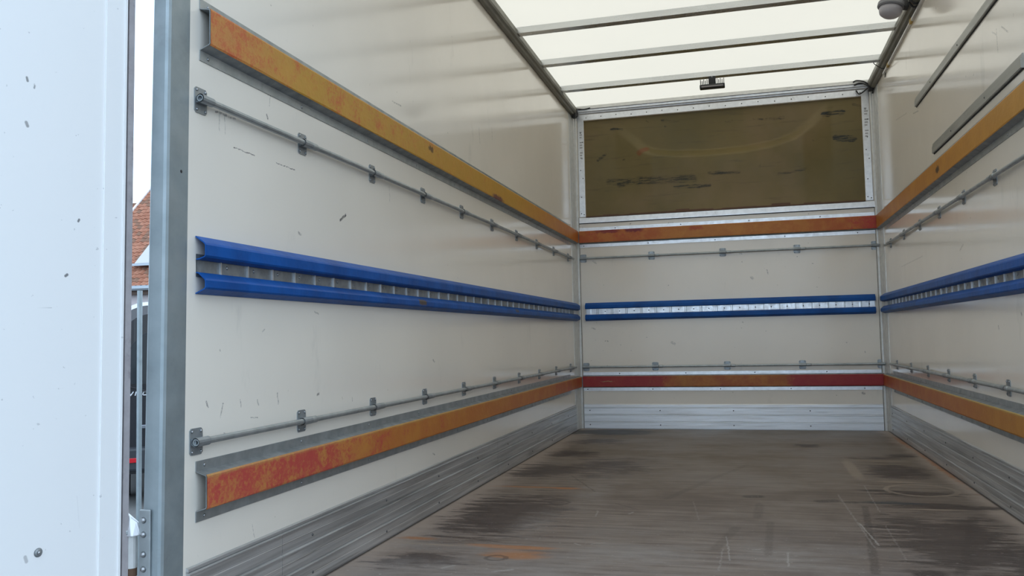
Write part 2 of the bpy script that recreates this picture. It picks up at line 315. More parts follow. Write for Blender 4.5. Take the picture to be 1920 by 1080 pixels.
    col = M.mix(M.max(M.mul(light, .6), M.mul(flecks, .6)), col, (.50, .48, .45))
    gap = M.max(M.step(x, .022, .012), M.step(x, W-.022, W-.012)); gap = M.max(gap, M.step(y, D-.03, D-.015))
    col = M.mix(M.mul(gap, .85), col, (.022, .016, .013))
    M.bump(M.math('ADD', streak, M.mul(fine, .5)), .25, .004)
    return M.fin(col, M.step(blot, .3, .7, .42, .62), 0., Specular_IOR_Level=.35)
M_FLOOR = floor_mat()

def tan_mat():
    M = Mat('olive_tan_moulding'); P = wobble(M, .02, 25)
    col = M.mix(M.step(M.noise(1.5, 5, .6), .3, .7), (.150, .118, .045), (.190, .142, .056))
    col = M.mix(M.mul(M.step(M.noise(1.2, 4, .6, off=(3, 1, 1)), .45, .65), .4), col, (.25, .17, .095))
    st = M.noise(1, 6, .7, (2, 1, 30))
    col = M.mix(M.mul(M.step(st, .56, .70), .5), col, (.085, .07, .04))
    rows = [(.773,2.498,1.14,2.502,.02,.8),(1.14,2.502,1.723,2.489,.025,.8),(.753,2.549,.905,2.531,.02,.6),(1.477,2.498,1.601,2.496,.02,.5),(2.025,2.488,2.164,2.496,.03,.9),(2.105,2.293,2.233,2.274,.035,1.2),(.328,2.51,.418,2.506,.02,.6),(.207,2.255,.277,2.304,.02,.5),(.424,2.243,.433,2.242,.02,.8),(.302,2.066,.997,2.044,.045,.45),(.382,2.047,.561,2.061,.045,.7),(1.126,2.079,1.357,2.071,.02,.5),(.844,1.984,1.123,1.978,.02,.5),(1.665,2.032,1.869,2.06,.016,.4),(1.528,2.197,1.691,2.185,.010,.3),(1.528,2.197,1.524,2.102,.010,.3),(1.691,2.185,1.688,2.09,.010,.3),(2.245,2.544,2.322,2.528,.014,.5),(.629,2.56,.655,2.527,.014,.5),(.815,2.441,.845,2.42,.02,.6),(1.937,2.285,1.716,2.286,.014,.4)]
    m = lines(M, P, rows, lambda a, b: (a, D+.02, b), .85, .8); m = M.mul(m, M.step(M.noise(1, 5, .7, (7, 1, 70), off=(1, 1, 3)), .44, .58, .12, 1.))
    col = M.mix(M.math('MULTIPLY', m, 1.8, clamp=True), col, (.022, .024, .020))
    col = M.mix(M.math('MINIMUM', seg(M, P, (.56, D+.02, 2.29), (.63, D+.02, 2.33), .03, .9), 1.), col, (.20, .08, .03))
    return M.fin(col, M.step(M.noise(4, 3), .3, .7, .36, .48), 0., Specular_IOR_Level=.3)
M_TAN = tan_mat()

def roof_mat():
    M = Mat('translucent_roof_skin'); t = M.t
    t.nodes.remove(M.b)
    blot = M.noise(2.5, 5, .6); sp = M.mul(M.step(M.noise(26, 2), .745, .77), .35)
    def tint(c): return M.mix(sp, M.mix(M.mul(M.step(blot, .4, .7), .08), c, tuple(k*.85 for k in c)), (.3, .3, .27))
    tr = M.n('ShaderNodeBsdfTranslucent'); M.put(tr.inputs[0], tint((.53, .432, .325)))
    df = M.n('ShaderNodeBsdfDiffuse'); M.put(df.inputs[0], (.7, .69, .62))
    gl = M.n('ShaderNodeBsdfGlossy'); gl.inputs['Roughness'].default_value = .25
    m1 = M.n('ShaderNodeAddShader')
    d2 = M.n('ShaderNodeBsdfDiffuse'); M.put(d2.inputs[0], (.25, .245, .22)); M.link(tr.outputs[0], m1.inputs[0]); M.link(d2.outputs[0], m1.inputs[1])
    M.link(m1.outputs[0], M.out.inputs[0])
    t.nodes.remove(df); t.nodes.remove(gl)
    return M.m
M_ROOF = roof_mat()

# ------------------------------------------------------------------ mesh helpers
def finish(bm, name, mats, smooth=False):
    me = bpy.data.meshes.new(name); bm.normal_update(); bm.to_mesh(me); bm.free()
    for m in (mats if isinstance(mats, (list, tuple)) else [mats]): me.materials.append(m)
    if smooth:
        for p in me.polygons: p.use_smooth = True
    return me
def link(name, me, parent=None, loc=(0, 0, 0), rot=(0, 0, 0)):
    o = bpy.data.objects.new(name, me); COL.objects.link(o); o.parent = parent; o.location = loc; o.rotation_euler = rot
    return o
def put(name, bm, mat, parent=None, loc=(0, 0, 0), rot=(0, 0, 0), smooth=False):
    return link(name, finish(bm, name, mat, smooth), parent, loc, rot)
def tag(o, label=None, cat=None, group=None, kind=None):
    for k, v in (('label', label), ('category', cat), ('group', group), ('kind', kind)):
        if v: o[k] = v
    return o
def thing(name, label, cat, loc=(0, 0, 0), rz=0, group=None):
    o = bpy.data.objects.new(name, None); COL.objects.link(o); o.location = loc; o.rotation_euler = (0, 0, rz)
    o.empty_display_size = .05
    return tag(o, label, cat, group)
def NB(): return bmesh.new()
def box(bm, a, b):
    v = [bm.verts.new((x, y, z)) for z in (a[2], b[2]) for y in (a[1], b[1]) for x in (a[0], b[0])]
    for f in ((0, 2, 3, 1), (4, 5, 7, 6), (0, 1, 5, 4), (2, 6, 7, 3), (0, 4, 6, 2), (1, 3, 7, 5)): bm.faces.new([v[i] for i in f])
    return v
def hexa(bm, bot, top):
    a = [bm.verts.new(p) for p in bot]; b = [bm.verts.new(p) for p in top]; n = len(a)
    bm.faces.new(a[::-1]); bm.faces.new(b)
    for i in range(n): bm.faces.new((a[i], a[(i+1) % n], b[(i+1) % n], b[i]))
    bmesh.ops.recalc_face_normals(bm, faces=bm.faces)
def bevel(bm, w, seg=2):
    bmesh.ops.bevel(bm, geom=list(bm.edges), offset=w, segments=seg, affect='EDGES', profile=.5)
def bbox(a, b, w=.002, seg=1):
    bm = NB(); box(bm, a, b); bevel(bm, w, seg); return bm
def offset_outline(pl, t):
    """closed outline of an open polyline given a thickness t on its left"""
    n = len(pl); out = []
    for i in range(n):
        ds = []
        if i > 0: ds.append((Vector(pl[i])-Vector(pl[i-1])).normalized())
        if i < n-1: ds.append((Vector(pl[i+1])-Vector(pl[i])).normalized())
        ns = [Vector((-d.y, d.x)) for d in ds]
        m = sum(ns, Vector((0, 0))).normalized(); k = t/max(.35, m.dot(ns[0])); out.append(tuple(Vector(pl[i])+m*k))
    return list(pl)+out[::-1]
def extrude(bm, outline, s0, s1, strip=False):
    """outline in (p, z); runs along local x; local y = -p"""
    a = [bm.verts.new((s0, -p, z)) for p, z in outline]; b = [bm.verts.new((s1, -p, z)) for p, z in outline]
    n = len(outline)
    fs = [bm.faces.new((a[i], a[(i+1) % n], b[(i+1) % n], b[i])) for i in range(n)]
    if strip:
        h = n//2
        for e in (a, b):
            for i in range(h-1): fs.append(bm.faces.new((e[i], e[i+1], e[n-2-i], e[n-1-i])))
    else: fs.append(bm.faces.new(a)); fs.append(bm.faces.new(b))
    bmesh.ops.recalc_face_normals(bm, faces=fs)
def tube(bm, pts, r, seg=8, caps=True, bore=0):
    pts = [Vector(p) for p in pts]; rings = []
    rad = r if isinstance(r, (list, tuple)) else [r]*len(pts)
    ref = None
    for i, p in enumerate(pts):
        d = (pts[min(i+1, len(pts)-1)]-pts[max(i-1, 0)]).normalized()
        if ref is None:
            ref = Vector((0, 0, 1)) if abs(d.z) < .9 else Vector((1, 0, 0))
        u = d.cross(ref).normalized(); v = u.cross(d)
        ref = v
        rings.append([bm.verts.new(p+(u*math.cos(k*2*PI/seg)+v*math.sin(k*2*PI/seg))*rad[i]) for k in range(seg)])
    fs = []
    for a, b in zip(rings, rings[1:]):
        for k in range(seg): fs.append(bm.faces.new((a[k], a[(k+1) % seg], b[(k+1) % seg], b[k])))
    if caps: fs.append(bm.faces.new(rings[0][::-1])); fs.append(bm.faces.new(rings[-1]))
    bmesh.ops.recalc_face_normals(bm, faces=fs)
def dome(bm, c, axis, r, h, seg=8):
    """button head on a wall: c base centre, axis unit vector"""
    ax = Vector(axis); u = ax.orthogonal().normalized(); v = ax.cross(u); c = Vector(c)
    r0 = [bm.verts.new(c+(u*math.cos(k*2*PI/seg)+v*math.sin(k*2*PI/seg))*r) for k in range(seg)]
    r1 = [bm.verts.new(c+ax*h*.75+(u*math.cos(k*2*PI/seg)+v*math.sin(k*2*PI/seg))*r*.6) for k in range(seg)]
    t = bm.verts.new(c+ax*h); fs = []
    for k in range(seg):
        fs.append(bm.faces.new((r0[k], r0[(k+1) % seg], r1[(k+1) % seg], r1[k]))); fs.append(bm.faces.new((r1[k], r1[(k+1) % seg], t)))
    fs.append(bm.faces.new(r0[::-1]))
    bmesh.ops.recalc_face_normals(bm, faces=fs)
def button(name, r, h, mat):
    bm = NB(); dome(bm, (0, 0, 0), (0, -1, 0), r, h); return finish(bm, name, mat, True)
ME_RIVET = button('rivet', .005, .003, M_RIVET)
ME_RIVET_L = button('rivet', .0055, .003, M_BOLT)
ME_BOLT = button('bolt', .0045, .004, M_BOLT)
FR = {'left': PI/2, 'back': 0., 'right': -PI/2}
def frame(side, s, z):
    """world point of a wall frame at distance s along the wall (left: from the rear, back: from the left, right: from the end wall)"""
    return {'left': (0, s, z), 'back': (s, D, z), 'right': (W, D-s, z)}[side]

# ------------------------------------------------------------------ setting: ground, floor, walls
M_GROUND = Mat('asphalt'); M_GROUND.fin(M_GROUND.mix(M_GROUND.noise(40, 4), (.10, .10, .10), (.17, .17, .165)), .85)
bm = NB(); box(bm, (-70, -40, GZ-.2), (60, 80, GZ)); tag(put('ground', bm, M_GROUND.m), 'grey asphalt yard around the truck', None, None, 'structure')

bm = NB(); box(bm, (-.06, 1.70, -.12), (W+.06, D+.05, -.004)); FX, FY = 96, 214; rows_ = []
for j in range(FY+1):
    rows_.append([bm.verts.new((-.06+(W+.12)*i/FX, 1.70+(D+.05-1.70)*j/FY, 0)) for i in range(FX+1)])
for r0, r1 in zip(rows_, rows_[1:]):
    for i in range(FX): bm.faces.new((r0[i], r0[i+1], r1[i+1], r1[i]))
for e in (0, 1):                                  # rim down to the slab
    r = rows_[0] if e == 0 else rows_[-1]
    q = [bm.verts.new((v.co.x, v.co.y, -.004)) for v in (r[0], r[-1])]; bm.faces.new((*r, q[1], q[0]))
floor = tag(put('floor', bm, M_FLOOR), 'worn brown plywood floor of the truck body with dark stains', None, None, 'structure')
for kind_ in STAINS:
    at = floor.data.attributes.new(kind_, 'FLOAT', 'POINT')
    at.data.foreach_set('value', [stain_distance(kind_, v.co.x, v.co.y) for v in floor.data.vertices])

def yr(z): return 1.881+LEAN*(z-1.665)           # rear end of the left wall, leaning a little
bm = NB(); hexa(bm, [(-.04, yr(0), 0), (0, yr(0), 0), (0, D+.04, 0), (-.04, D+.04, 0)], [(-.04, yr(2.72), 2.72), (0, yr(2.72), 2.72), (0, D+.04, 2.72), (-.04, D+.04, 2.72)])
tag(put('wall_left', bm, M_WALL_L), 'white left side wall of the truck body', None, None, 'structure')
bm = NB(); box(bm, (W, Y0, 0), (W+.04, D+.04, 2.72))
tag(put('wall_right', bm, M_WALL_R), 'white right side wall of the truck body', None, None, 'structure')
bm = NB(); box(bm, (0, D, 0), (W, D+.04, 1.7735)); box(bm, (0, D, 1.7735), (.096, D+.04, 2.72)); box(bm, (2.304, D, 1.7735), (W, D+.04, 2.72))
box(bm, (.098, D, 2.60), (2.302, D+.04, 2.72)); box(bm, (.098, D+.09, 1.75), (2.302, D+.10, 2.65))
wall_back = tag(put('wall_back', bm, M_WALL_B), 'white end wall of the truck body below the olive panel', None, None, 'structure')

# moulded olive panel; raised arc is shaped in to imitate a reflected light band
ARC = [(.36, 2.535), (.417, 2.487), (.527, 2.397), (.60, 2.325), (.68, 2.292), (.831, 2.268), (1.132, 2.255), (1.427, 2.262), (1.634, 2.288), (1.798, 2.335), (1.923, 2.424), (2.0, 2.50), (2.06, 2.56)]
def arc_d(x, z):
    best = (9, 0)
    for (ax, az), (bx, bz) in zip(ARC, ARC[1:]):
        t = max(0, min(1, ((x-ax)*(bx-ax)+(z-az)*(bz-az))/((bx-ax)**2+(bz-az)**2)))
        px, pz = ax+(bx-ax)*t, az+(bz-az)*t; d = math.hypot(x-px, z-pz)
        if d < best[0]: best = (d, z-pz)
    return best
bm = NB(); NX, NZ = 130, 84; grid = []
for j in range(NZ+1):
    row = []
    for i in range(NX+1):
        x = .094+(2.308-.094)*i/NX; z = 1.76+(2.612-1.76)*j/NZ
        u, v = 2*(i/NX)-1, 2*(j/NZ)-1
        bulge = .045*(1-u*u)*(1-v*v); d, sg = arc_d(x, z)
        s = sg if d < .12 else (.12 if sg > 0 else -.12)
        sd = d if sg > 0 else -d
        fade = max(0., min(1., (x-.36)/.30))*max(0., min(1., (2.08-x)/.22))
        rid = .054*fade*(0 if sd > .032 else (.032-sd)/.064 if sd > -.032 else math.exp(-((-.032-sd)/.34)**2))
        row.append(bm.verts.new((x, D+.020+bulge-rid, z)))
    grid.append(row)
for j in range(NZ):
    for i in range(NX): bm.faces.new((grid[j][i], grid[j][i+1], grid[j+1][i+1], grid[j+1][i]))
tag(put('moulded_panel', bm, M_TAN, wall_back, smooth=True), 'olive tan moulded panel with scuffs and a raised arc imitating a reflected light band')

# roof: translucent sheet on beams
bm = NB(); nx, ny = 12, 4; g = []
for j in range(ny+1):
    g.append([bm.verts.new((-.03+(W+.06)*i/nx, 1.80+(D+.03-1.80)*j/ny, 2.716+.004*math.sin(PI*i/nx))) for i in range(nx+1)])
for j in range(ny):
    for i in range(nx): bm.faces.new((g[j][i], g[j+1][i], g[j+1][i+1], g[j][i+1]))
ceiling = tag(put('ceiling', bm, M_ROOF, smooth=True), 'translucent white roof skin glowing with daylight', None, None, 'structure')
BEAM_Y = [2.44, 3.10, 3.76, 4.42, 5.075, 5.735, 6.395]
bm = NB(); box(bm, (.028, -.0, 2.676), (W-.028, .062, 2.714)); ME_BEAM = finish(bm, 'roof_beam', M_BEAM)
for y in BEAM_Y: link('roof_beam', ME_BEAM, ceiling, (0, y, 0))

def roof_rail(name, side, label):
    m = 1 if side == 'left' else -1; x0 = 0 if side == 'left' else W
    prof = [(0, 2.640), (.012, 2.636), (.026, 2.640), (.032, 2.650), (.044, 2.656), (.050, 2.668), (.050, 2.700), (.044, 2.710), (0, 2.714)]
    bm = NB()
    a = [bm.verts.new((x0+m*p, 1.86, z)) for p, z in prof]; b = [bm.verts.new((x0+m*p, D-.002, z)) for p, z in prof]; n = len(prof)
    for i in range(n): bm.faces.new((a[i], a[(i+1) % n], b[(i+1) % n], b[i]))
    bm.faces.new(a); bm.faces.new(b); bmesh.ops.recalc_face_normals(bm, faces=bm.faces)
    return tag(put(name, bm, M_RAILTOP), label, None, None, 'structure')
roof_rail('trim_1', 'left', 'dull metal rail along the top of the left wall')
roof_rail('trim_2', 'right', 'dull metal rail along the top of the right wall')

# corner profiles of the end wall
def corner(name, side, label):
    m = 1 if side == 'left' else -1; x0 = 0 if side == 'left' else W
    o = tag(bpy.data.objects.new(name, None), label, None, None, 'structure'); COL.objects.link(o); o.location = (x0, D, 0)
    bm = NB()
    prof = [(0, 0), (.036, 0), (.036, -.008), (.030, -.012), (.020, -.012), (.016, -.018), (.010, -.026), (.007, -.05), (.007, -.062), (.004, -.066), (.004, -.17), (0, -.17)]
    a = [bm.verts.new((m*p, q, 0)) for p, q in prof]; b = [bm.verts.new((m*p, q, 2.64)) for p, q in prof]; n = len(prof)
    for i in range(n): bm.faces.new((a[i], a[(i+1) % n], b[(i+1) % n], b[i]))
    bm.faces.new(a); bm.faces.new(b); bmesh.ops.recalc_face_normals(bm, faces=bm.faces)
    put('corner_profile', bm, M_ALU_W, o)
    bm = NB(); box(bm, (min(m*.036, m*.0385), -.003, 0), (max(m*.036, m*.0385), .0, 1.775)); put('sealant_joint', bm, M_RUBBER, o)
    return o
corner('trim_3', 'left', 'pale aluminium corner profile at the left of the end wall')
corner('trim_4', 'right', 'pale aluminium corner profile at the right of the end wall')

# header over the panel
hd = tag(bpy.data.objects.new('trim_5', None), 'aluminium header over the olive panel under the roof', None, None, 'structure'); COL.objects.link(hd); hd.location = (0, D, 0)
bm = NB(); extrude(bm, [(0, 2.603), (.005, 2.603), (.006, 2.650), (.014, 2.660), (.016, 2.668), (.030, 2.672), (.032, 2.690), (0, 2.690)], .04, W-.04); put('header_profile', bm, M_ALU, hd)
bm = NB(); extrude(bm, [(0, 2.690), (.036, 2.690), (.036, 2.722), (0, 2.722)], .03, W-.03); put('header_cap', bm, M_ALU_W, hd)
bm = NB(); extrude(bm, [(.0, 2.6895), (.038, 2.6885), (.038, 2.6915), (0, 2.6925)], .03, W-.03); put('header_joint', bm, M_RUBBER, hd)
for k in range(18): link('rivet', ME_RIVET, hd, (.12+k*.128, -.0055, 2.622+(k % 3)*.004))

# side plates of the panel
def plate(name, x0, x1, label):
    o = tag(bpy.data.objects.new(name, None), label, None, None, 'structure'); COL.objects.link(o); o.location = (x0, D, 1.775)
    bm = bbox((0, -.006, 0), (x1-x0, 0, .835), .0015); put('plate', bm, M_ALU, o)
    w = x1-x0
    for dx, dz in ((.3, .03), (.75, .02), (.4, .17), (.7, .33), (.35, .40), (.6, .5), (.45, .72), (.75, .64)): link('rivet', ME_RIVET, o, (w*dx, -.006, dz))
    bm = NB()
    for k in range(11):       # rows of rubbed, unreadable dark print
        z = .50+k*.022; q = random.uniform(.25, .5)
        if k % 4 != 3: box(bm, (w*.3, -.0066, z), (w*(.42+q*.8), -.0058, z+.012))
    put('worn_print', bm, plain('faded_print', (.42, .42, .43), .5), o)
    return o
plate('trim_6', .045, .097, 'aluminium plate at the left of the olive panel')
plate('trim_7', 2.303, 2.358, 'aluminium plate at the right of the olive panel')
sl = tag(bpy.data.objects.new('trim_8', None), 'dented aluminium angle under the olive panel', None, None, 'structure'); COL.objects.link(sl); sl.location = (0, D, 0)
bm = NB(); extrude(bm, [(0, 1.722), (.011, 1.722), (.011, 1.730), (.009, 1.766), (.006, 1.771), (0, 1.774)], .040, W-.018); put('angle_profile', bm, M_ALU, sl)
bm = NB(); extrude(bm, [(0, 1.716), (.003, 1.716), (.003, 1.7215), (0, 1.7215)], .040, W-.018); put('sealant_joint', bm, M_RUBBER, sl)
bm = NB()
px = .10
while px < 2.29:                                   # torn brown edge of the panel above the angle
    w_ = random.uniform(.05, .16); h_ = random.uniform(.003, .012) if random.random() < .8 else .02
    box(bm, (px, -.0125, 1.770), (min(px+w_, 2.30), -.002, 1.7745+h_)); px += w_
put('torn_edge', bm, plain('torn_brown_edge', (.13, .07, .045), .8), sl)

# ------------------------------------------------------------------ scuff boards at the foot of the walls
def plank_outline(h): return [(0, 0), (.0065, 0), (.0065, .003), (.0085, .005), (.0085, h*.46), (.0078, h*.47), (.0078, h*.5), (.0085, h*.51), (.0085, h-.009), (.0130, h-.006), (.0125, h-.0035), (.006, h-.0009), (0, h-.0005)]
def cap_outline(h): return [(0, 0), (.008, 0), (.008, h*.75), (.003, h), (0, h)]
def scuff(name, side, length, joints, mat, label, pitch=.0587, top=.2027):
    o = tag(bpy.data.objects.new(name, None), label, None, None, 'structure'); COL.objects.link(o)
    o.location = frame(side, 0, 0); o.rotation_euler = (0, 0, FR[side])
    cuts = [length[0]]+joints+[length[1]]
    for a, b in zip(cuts, cuts[1:]):
        for k in range(3):
            bm = NB(); extrude(bm, [(p, z+pitch*k) for p, z in plank_outline(pitch)], a+.0008, b-.0008); put('plank', bm, mat, o)
        bm = NB(); extrude(bm, [(p, z+3*pitch+.0002) for p, z in cap_outline(top-3*pitch)], a+.0008, b-.0008); put('cap_strip', bm, mat, o)
    s = length[0]+.05
    while s < length[1]:
        for z in (.150, .032): link('rivet', ME_RIVET, o, (s, -.0085, z))
        s += .58
    return o
scuff('baseboard_left', 'left', (1.865, 6.90), [2.31, 4.6], M_ALU_Y, 'scuffed grey aluminium boards along the foot of the left wall', .0655, .207)
scuff('baseboard_right', 'right', (.17, D-1.87), [1.87, 3.9], M_ALU_Y, 'scuffed grey aluminium boards along the foot of the right wall', .0655, .207)
scuff('baseboard_back', 'back', (.0395, W-.0395), [], M_ALU_B, 'bright aluminium boards along the foot of the end wall')

# ------------------------------------------------------------------ orange hat-section bumper rails
def hat_rail(side, s0, s1, flange, zs, pmat, label, rv):
    """zs: flange bottom, web bottom at wall, face bottom, face top, web top at wall, flange top"""
    zb, zw, zf, zg, zx, zt = zs; z0 = zb
    o = thing('bumper_rail', label, 'bumper rail', frame(side, s0, z0), FR[side])
    f0, f1 = flange; L = s1-s0
    q = lambda *zz: [z-z0 for z in zz]
    a, b, c, d, e, f = q(*zs)
    bm = NB(); extrude(bm, offset_outline([(.0025, b), (.030, c+.001), (.0335, c+.004), (.0335, d-.004), (.030, d-.001), (.0025, e)], .0022), 0, L, True)
    put('steel_channel', bm, M_GALV_D, o)
    bm = NB(); extrude(bm, [(.0003, a), (.0028, a), (.0028, b+.001), (.0003, b+.001)], f0-s0, f1-s0); put('lower_flange', bm, M_GALV if side != 'back' else M_ALU, o)
    bm = NB(); extrude(bm, [(.0003, e-.001), (.0028, e-.001), (.0028, f), (.0003, f)], f0-s0, f1-s0); put('upper_flange', bm, M_GALV if side != 'back' else M_ALU, o)
    # painted face wraps over the edges of the channel, ragged along both edges
    bm = NB(); n = int(L/.035); ra, rb = [], []
    rag = 0.
    rows = [[], [], [], []]
    for i in range(n+1):
        s = .001+(L-.002)*i/n; rag = .8*rag+random.uniform(-.0013, .0013); rag2 = random.uniform(-.001, .001)
        for r, (p, z) in zip(rows, ((.0325, c-.0005), (.0347, c+.004+max(-.003, rag)), (.0347, d-.004+rag2), (.0325, d+.0005))): r.append(bm.verts.new((s, -p, z)))
    for r0, r1 in zip(rows, rows[1:]):
        for i in range(n): bm.faces.new((r0[i], r0[i+1], r1[i+1], r1[i]))
    for i in range(n): bm.faces.new((rows[3][i], rows[3][i+1], rows[0][i+1], rows[0][i]))
    bmesh.ops.recalc_face_normals(bm, faces=bm.faces)
    put('painted_face', bm, pmat, o)
    me = ME_RIVET if side == 'back' else ME_RIVET_L
    s = f0+.035; k = 0
    while s < f1-.01:
        link('rivet', me, o, (s-s0, -.0028, (a+b)/2-.001)); 
        s2 = s+rv*.5 if side == 'back' else s
        if s2 < f1: link('rivet', me, o, (s2-s0, -.0028, (e+f)/2))
        s += rv
    return o
UP = (1.516, 1.543, 1.553, 1.652, 1.656, 1.683); LO = (.312, .338, .346, .433, .441, .466)
hat_rail('left', 1.918, D-.045, (1.918, 6.76), UP, M_OR_LU, 'long yellow-orange bumper rail high on the left wall', .5)
hat_rail('left', 1.903, D-.045, (1.903, 6.72), LO, M_OR_LL, 'long bumper rail low on the left wall with red worn paint at its near end', .5)
hat_rail('back', .038, W-.018, (.038, W-.018), UP, M_OR_BU, 'orange bumper rail across the end wall under the olive panel', .54)
hat_rail('back', .040, W-.022, (.040, W-.022), LO, M_OR_BL, 'red bumper rail across the foot of the end wall above the aluminium boards', .54)
hat_rail('right', .045, D-1.91, (.30, D-1.91), UP, M_OR_RU, 'long yellow-orange bumper rail high on the right wall', .5)
hat_rail('right', .045, D-1.91, (.30, D-1.91), LO, M_OR_RL, 'long orange bumper rail low on the right wall', .5)

# ------------------------------------------------------------------ blue load-securing rails with ladder track
def blue_outline(pts):
    return offset_outline(pts, .003)
B_UP = [(.0042, .984), (.012, .9845), (.030, .990), (.0335, .995), (.0335, 1.022), (.030, 1.028), (.003, 1.0465)]
B_LO = [(.003, .895), (.030, .907), (.0335, .912), (.0335, .930), (.030, .935), (.012, .951), (.0042, .9525)]
B_UP2 = [(.0042, .996)]+B_UP[1:]; B_UP2 = [(.0042, .996), (.012, .996), (.030, .997), (.0335, 1.001), (.0335, 1.022), (.030, 1.028), (.003, 1.0465)]
B_LO2 = [(.003, .895), (.030, .907), (.0335, .912), (.0335, .938), (.030, .944), (.012, .949), (.0042, .9495)]
ME_RUNG = {}
def track_rail(side, s0, s1, first, pitch, n, label, t0, t1):
    z0 = .895; back = side == 'back'
    o = thing('lashing_rail', label, 'lashing rail', frame(side, s0, z0), FR[side]); L = s1-s0
    sh = lambda pts: [(p, z-z0) for p, z in pts]
    bm = NB(); extrude(bm, blue_outline(sh(B_UP2 if back else B_UP)), 0, L, True); put('upper_bumper', bm, M_BLUE, o)
    bm = NB(); extrude(bm, blue_outline(sh(B_LO2 if back else B_LO)), 0, L, True); put('lower_bumper', bm, M_BLUE, o)
    # folded backing strip of the track: a shallow step in every cell
    bm = NB(); za, zb = .940-z0, 1.000-z0; ps = []
    s = t0-s0; cells = [first-s0+pitch*k for k in range(-1, n+1)]
    pts = []
    for c in cells:
        for ds, p in ((.0, .0022), (.055, .0022), (.066, .0014), (.112, .0014), (.1195, .0022)):
            q = c+ds*pitch/.1308
            if t0-s0 <= q <= t1-s0: pts.append((q, p))
    pts = [(t0-s0, .0022)]+pts+[(t1-s0, .0022)]
    ra = [bm.verts.new((q, -p-.0004, za)) for q, p in pts]; rb = [bm.verts.new((q, -p-.0004, zb)) for q, p in pts]
    rc = [bm.verts.new((q, -.0002, za)) for q, p in pts]; rd = [bm.verts.new((q, -.0002, zb)) for q, p in pts]
    for i in range(len(pts)-1):
        for w0, w1 in ((ra, rb), (rb, rd), (rd, rc), (rc, ra)): bm.faces.new((w0[i], w0[i+1], w1[i+1], w1[i]))
    bmesh.ops.recalc_face_normals(bm, faces=bm.faces)
    put('track_strip', bm, M_ALU if back else M_GALV_D, o)
    if back not in ME_RUNG:
        b2 = NB(); box(b2, (-.0022, -.0085, .9435-z0), (.0022, -.0005, .9985-z0)); ME_RUNG[back] = finish(b2, 'rung', M_GALV if back else M_ALU)
    for k in range(n):
        q = first-s0+pitch*k; link('rung', ME_RUNG[back], o, (q, 0, 0))
        if q+.035 < L: link('rivet', ME_RIVET if back else ME_RIVET_L, o, (q+.035*(1.6 if back else 1), -.0026, .972-z0))
    return o
track_rail('left', 1.900, D-.035, 2.0036, .1308, 37, 'long blue padded lashing rail along the left wall', 1.905, 6.93)
track_rail('back', .074, 2.338, .183, .1209, 18, 'blue lashing rail across the end wall with a bright ladder strip', .080, 2.334)
track_rail('right', .050, D-1.90, D-6.624, .1308, 35, 'blue padded lashing rail along the right wall', .20, D-1.905)

# ------------------------------------------------------------------ tie rods on brackets
M_BRKT = metal_mat('bracket_zinc', (.30, .33, .35), (.40, .43, .45), (.4, .55), .7)
def bracket_mesh():
    bm = NB(); w, h, c = .026, .034, .006
    pts = [(-w+c, -h), (w-c, -h), (w, -h+c), (w, h-c), (w-c, h), (-w+c, h), (-w, h-c), (-w, -h+c)]
    hexa(bm, [(x, 0, z) for x, z in pts], [(x, -.003, z) for x, z in pts])
    box(bm, (-.020, -.017, -.0085), (.020, -.002, .0085))
    tube(bm, [(-.026, -.0185, 0), (.026, -.0185, 0)], .0118, 12, False)
    return finish(bm, 'bracket', M_BRKT)
ME_BRACKET = bracket_mesh()
bm = NB(); tube(bm, [(0, 0, 0), (.006, 0, 0), (.034, 0, 0), (.04, 0, 0)], [.0098, .0112, .0112, .0098], 12); ME_COLLAR = finish(bm, 'collar', M_GALV, True)
def tie_rod(side, s0, s1, z, first, pitch, n, label):
    o = thing('tie_rod', label, 'rod', frame(side, s0, z), FR[side]); L = s1-s0
    bm = NB(); N = 12; r, ri = .0088, .0062
    for rr, fl in ((r, 0), (ri, 1)):
        a = [bm.verts.new((0, -.0185+rr*math.cos(k*2*PI/N), rr*math.sin(k*2*PI/N))) for k in range(N)]
        b = [bm.verts.new((L, -.0185+rr*math.cos(k*2*PI/N), rr*math.sin(k*2*PI/N))) for k in range(N)]
        for k in range(N): bm.faces.new((a[k], a[(k+1) % N], b[(k+1) % N], b[k]))
        if not fl: oa, ob = a, b
        else:
            for k in range(N): bm.faces.new((oa[k], oa[(k+1) % N], a[(k+1) % N], a[k])); bm.faces.new((ob[k], ob[(k+1) % N], b[(k+1) % N], b[k]))
    bmesh.ops.recalc_face_normals(bm, faces=bm.faces)
    put('tube', bm, M_GALV, o)
    for k in range(n):
        s = first+pitch*k-s0
        b = link('bracket', ME_BRACKET, o, (s, 0, 0))
        for dx in (-.018, .018):
            for dz in (-.026, .026): link('bolt', ME_BOLT, b, (dx, -.003, dz))
        if .03 < s < L-.08: link('collar', ME_COLLAR, o, (s+.026, -.0185, 0))
    return o
tie_rod('left', 1.895, 6.88, 1.4070, 1.922, .5350, 10, 'upper grey tie rod on brackets along the left wall')
tie_rod('left', 1.880, 6.88, .5170, 1.904, .5365, 10, 'lower grey tie rod on brackets along the left wall')
tie_rod('back', .050, 2.372, 1.4230, .066, .5715, 5, 'upper grey tie rod on brackets across the end wall')
tie_rod('back', .050, 2.378, .5100, .068, .5730, 5, 'lower grey tie rod on brackets across the end wall')
tie_rod('right', .30, D-1.90, 1.3940, .45, .535, 9, 'upper grey tie rod on brackets along the right wall')
tie_rod('right', .30, D-1.90, .5185, .48, .535, 9, 'lower grey tie rod on brackets along the right wall')

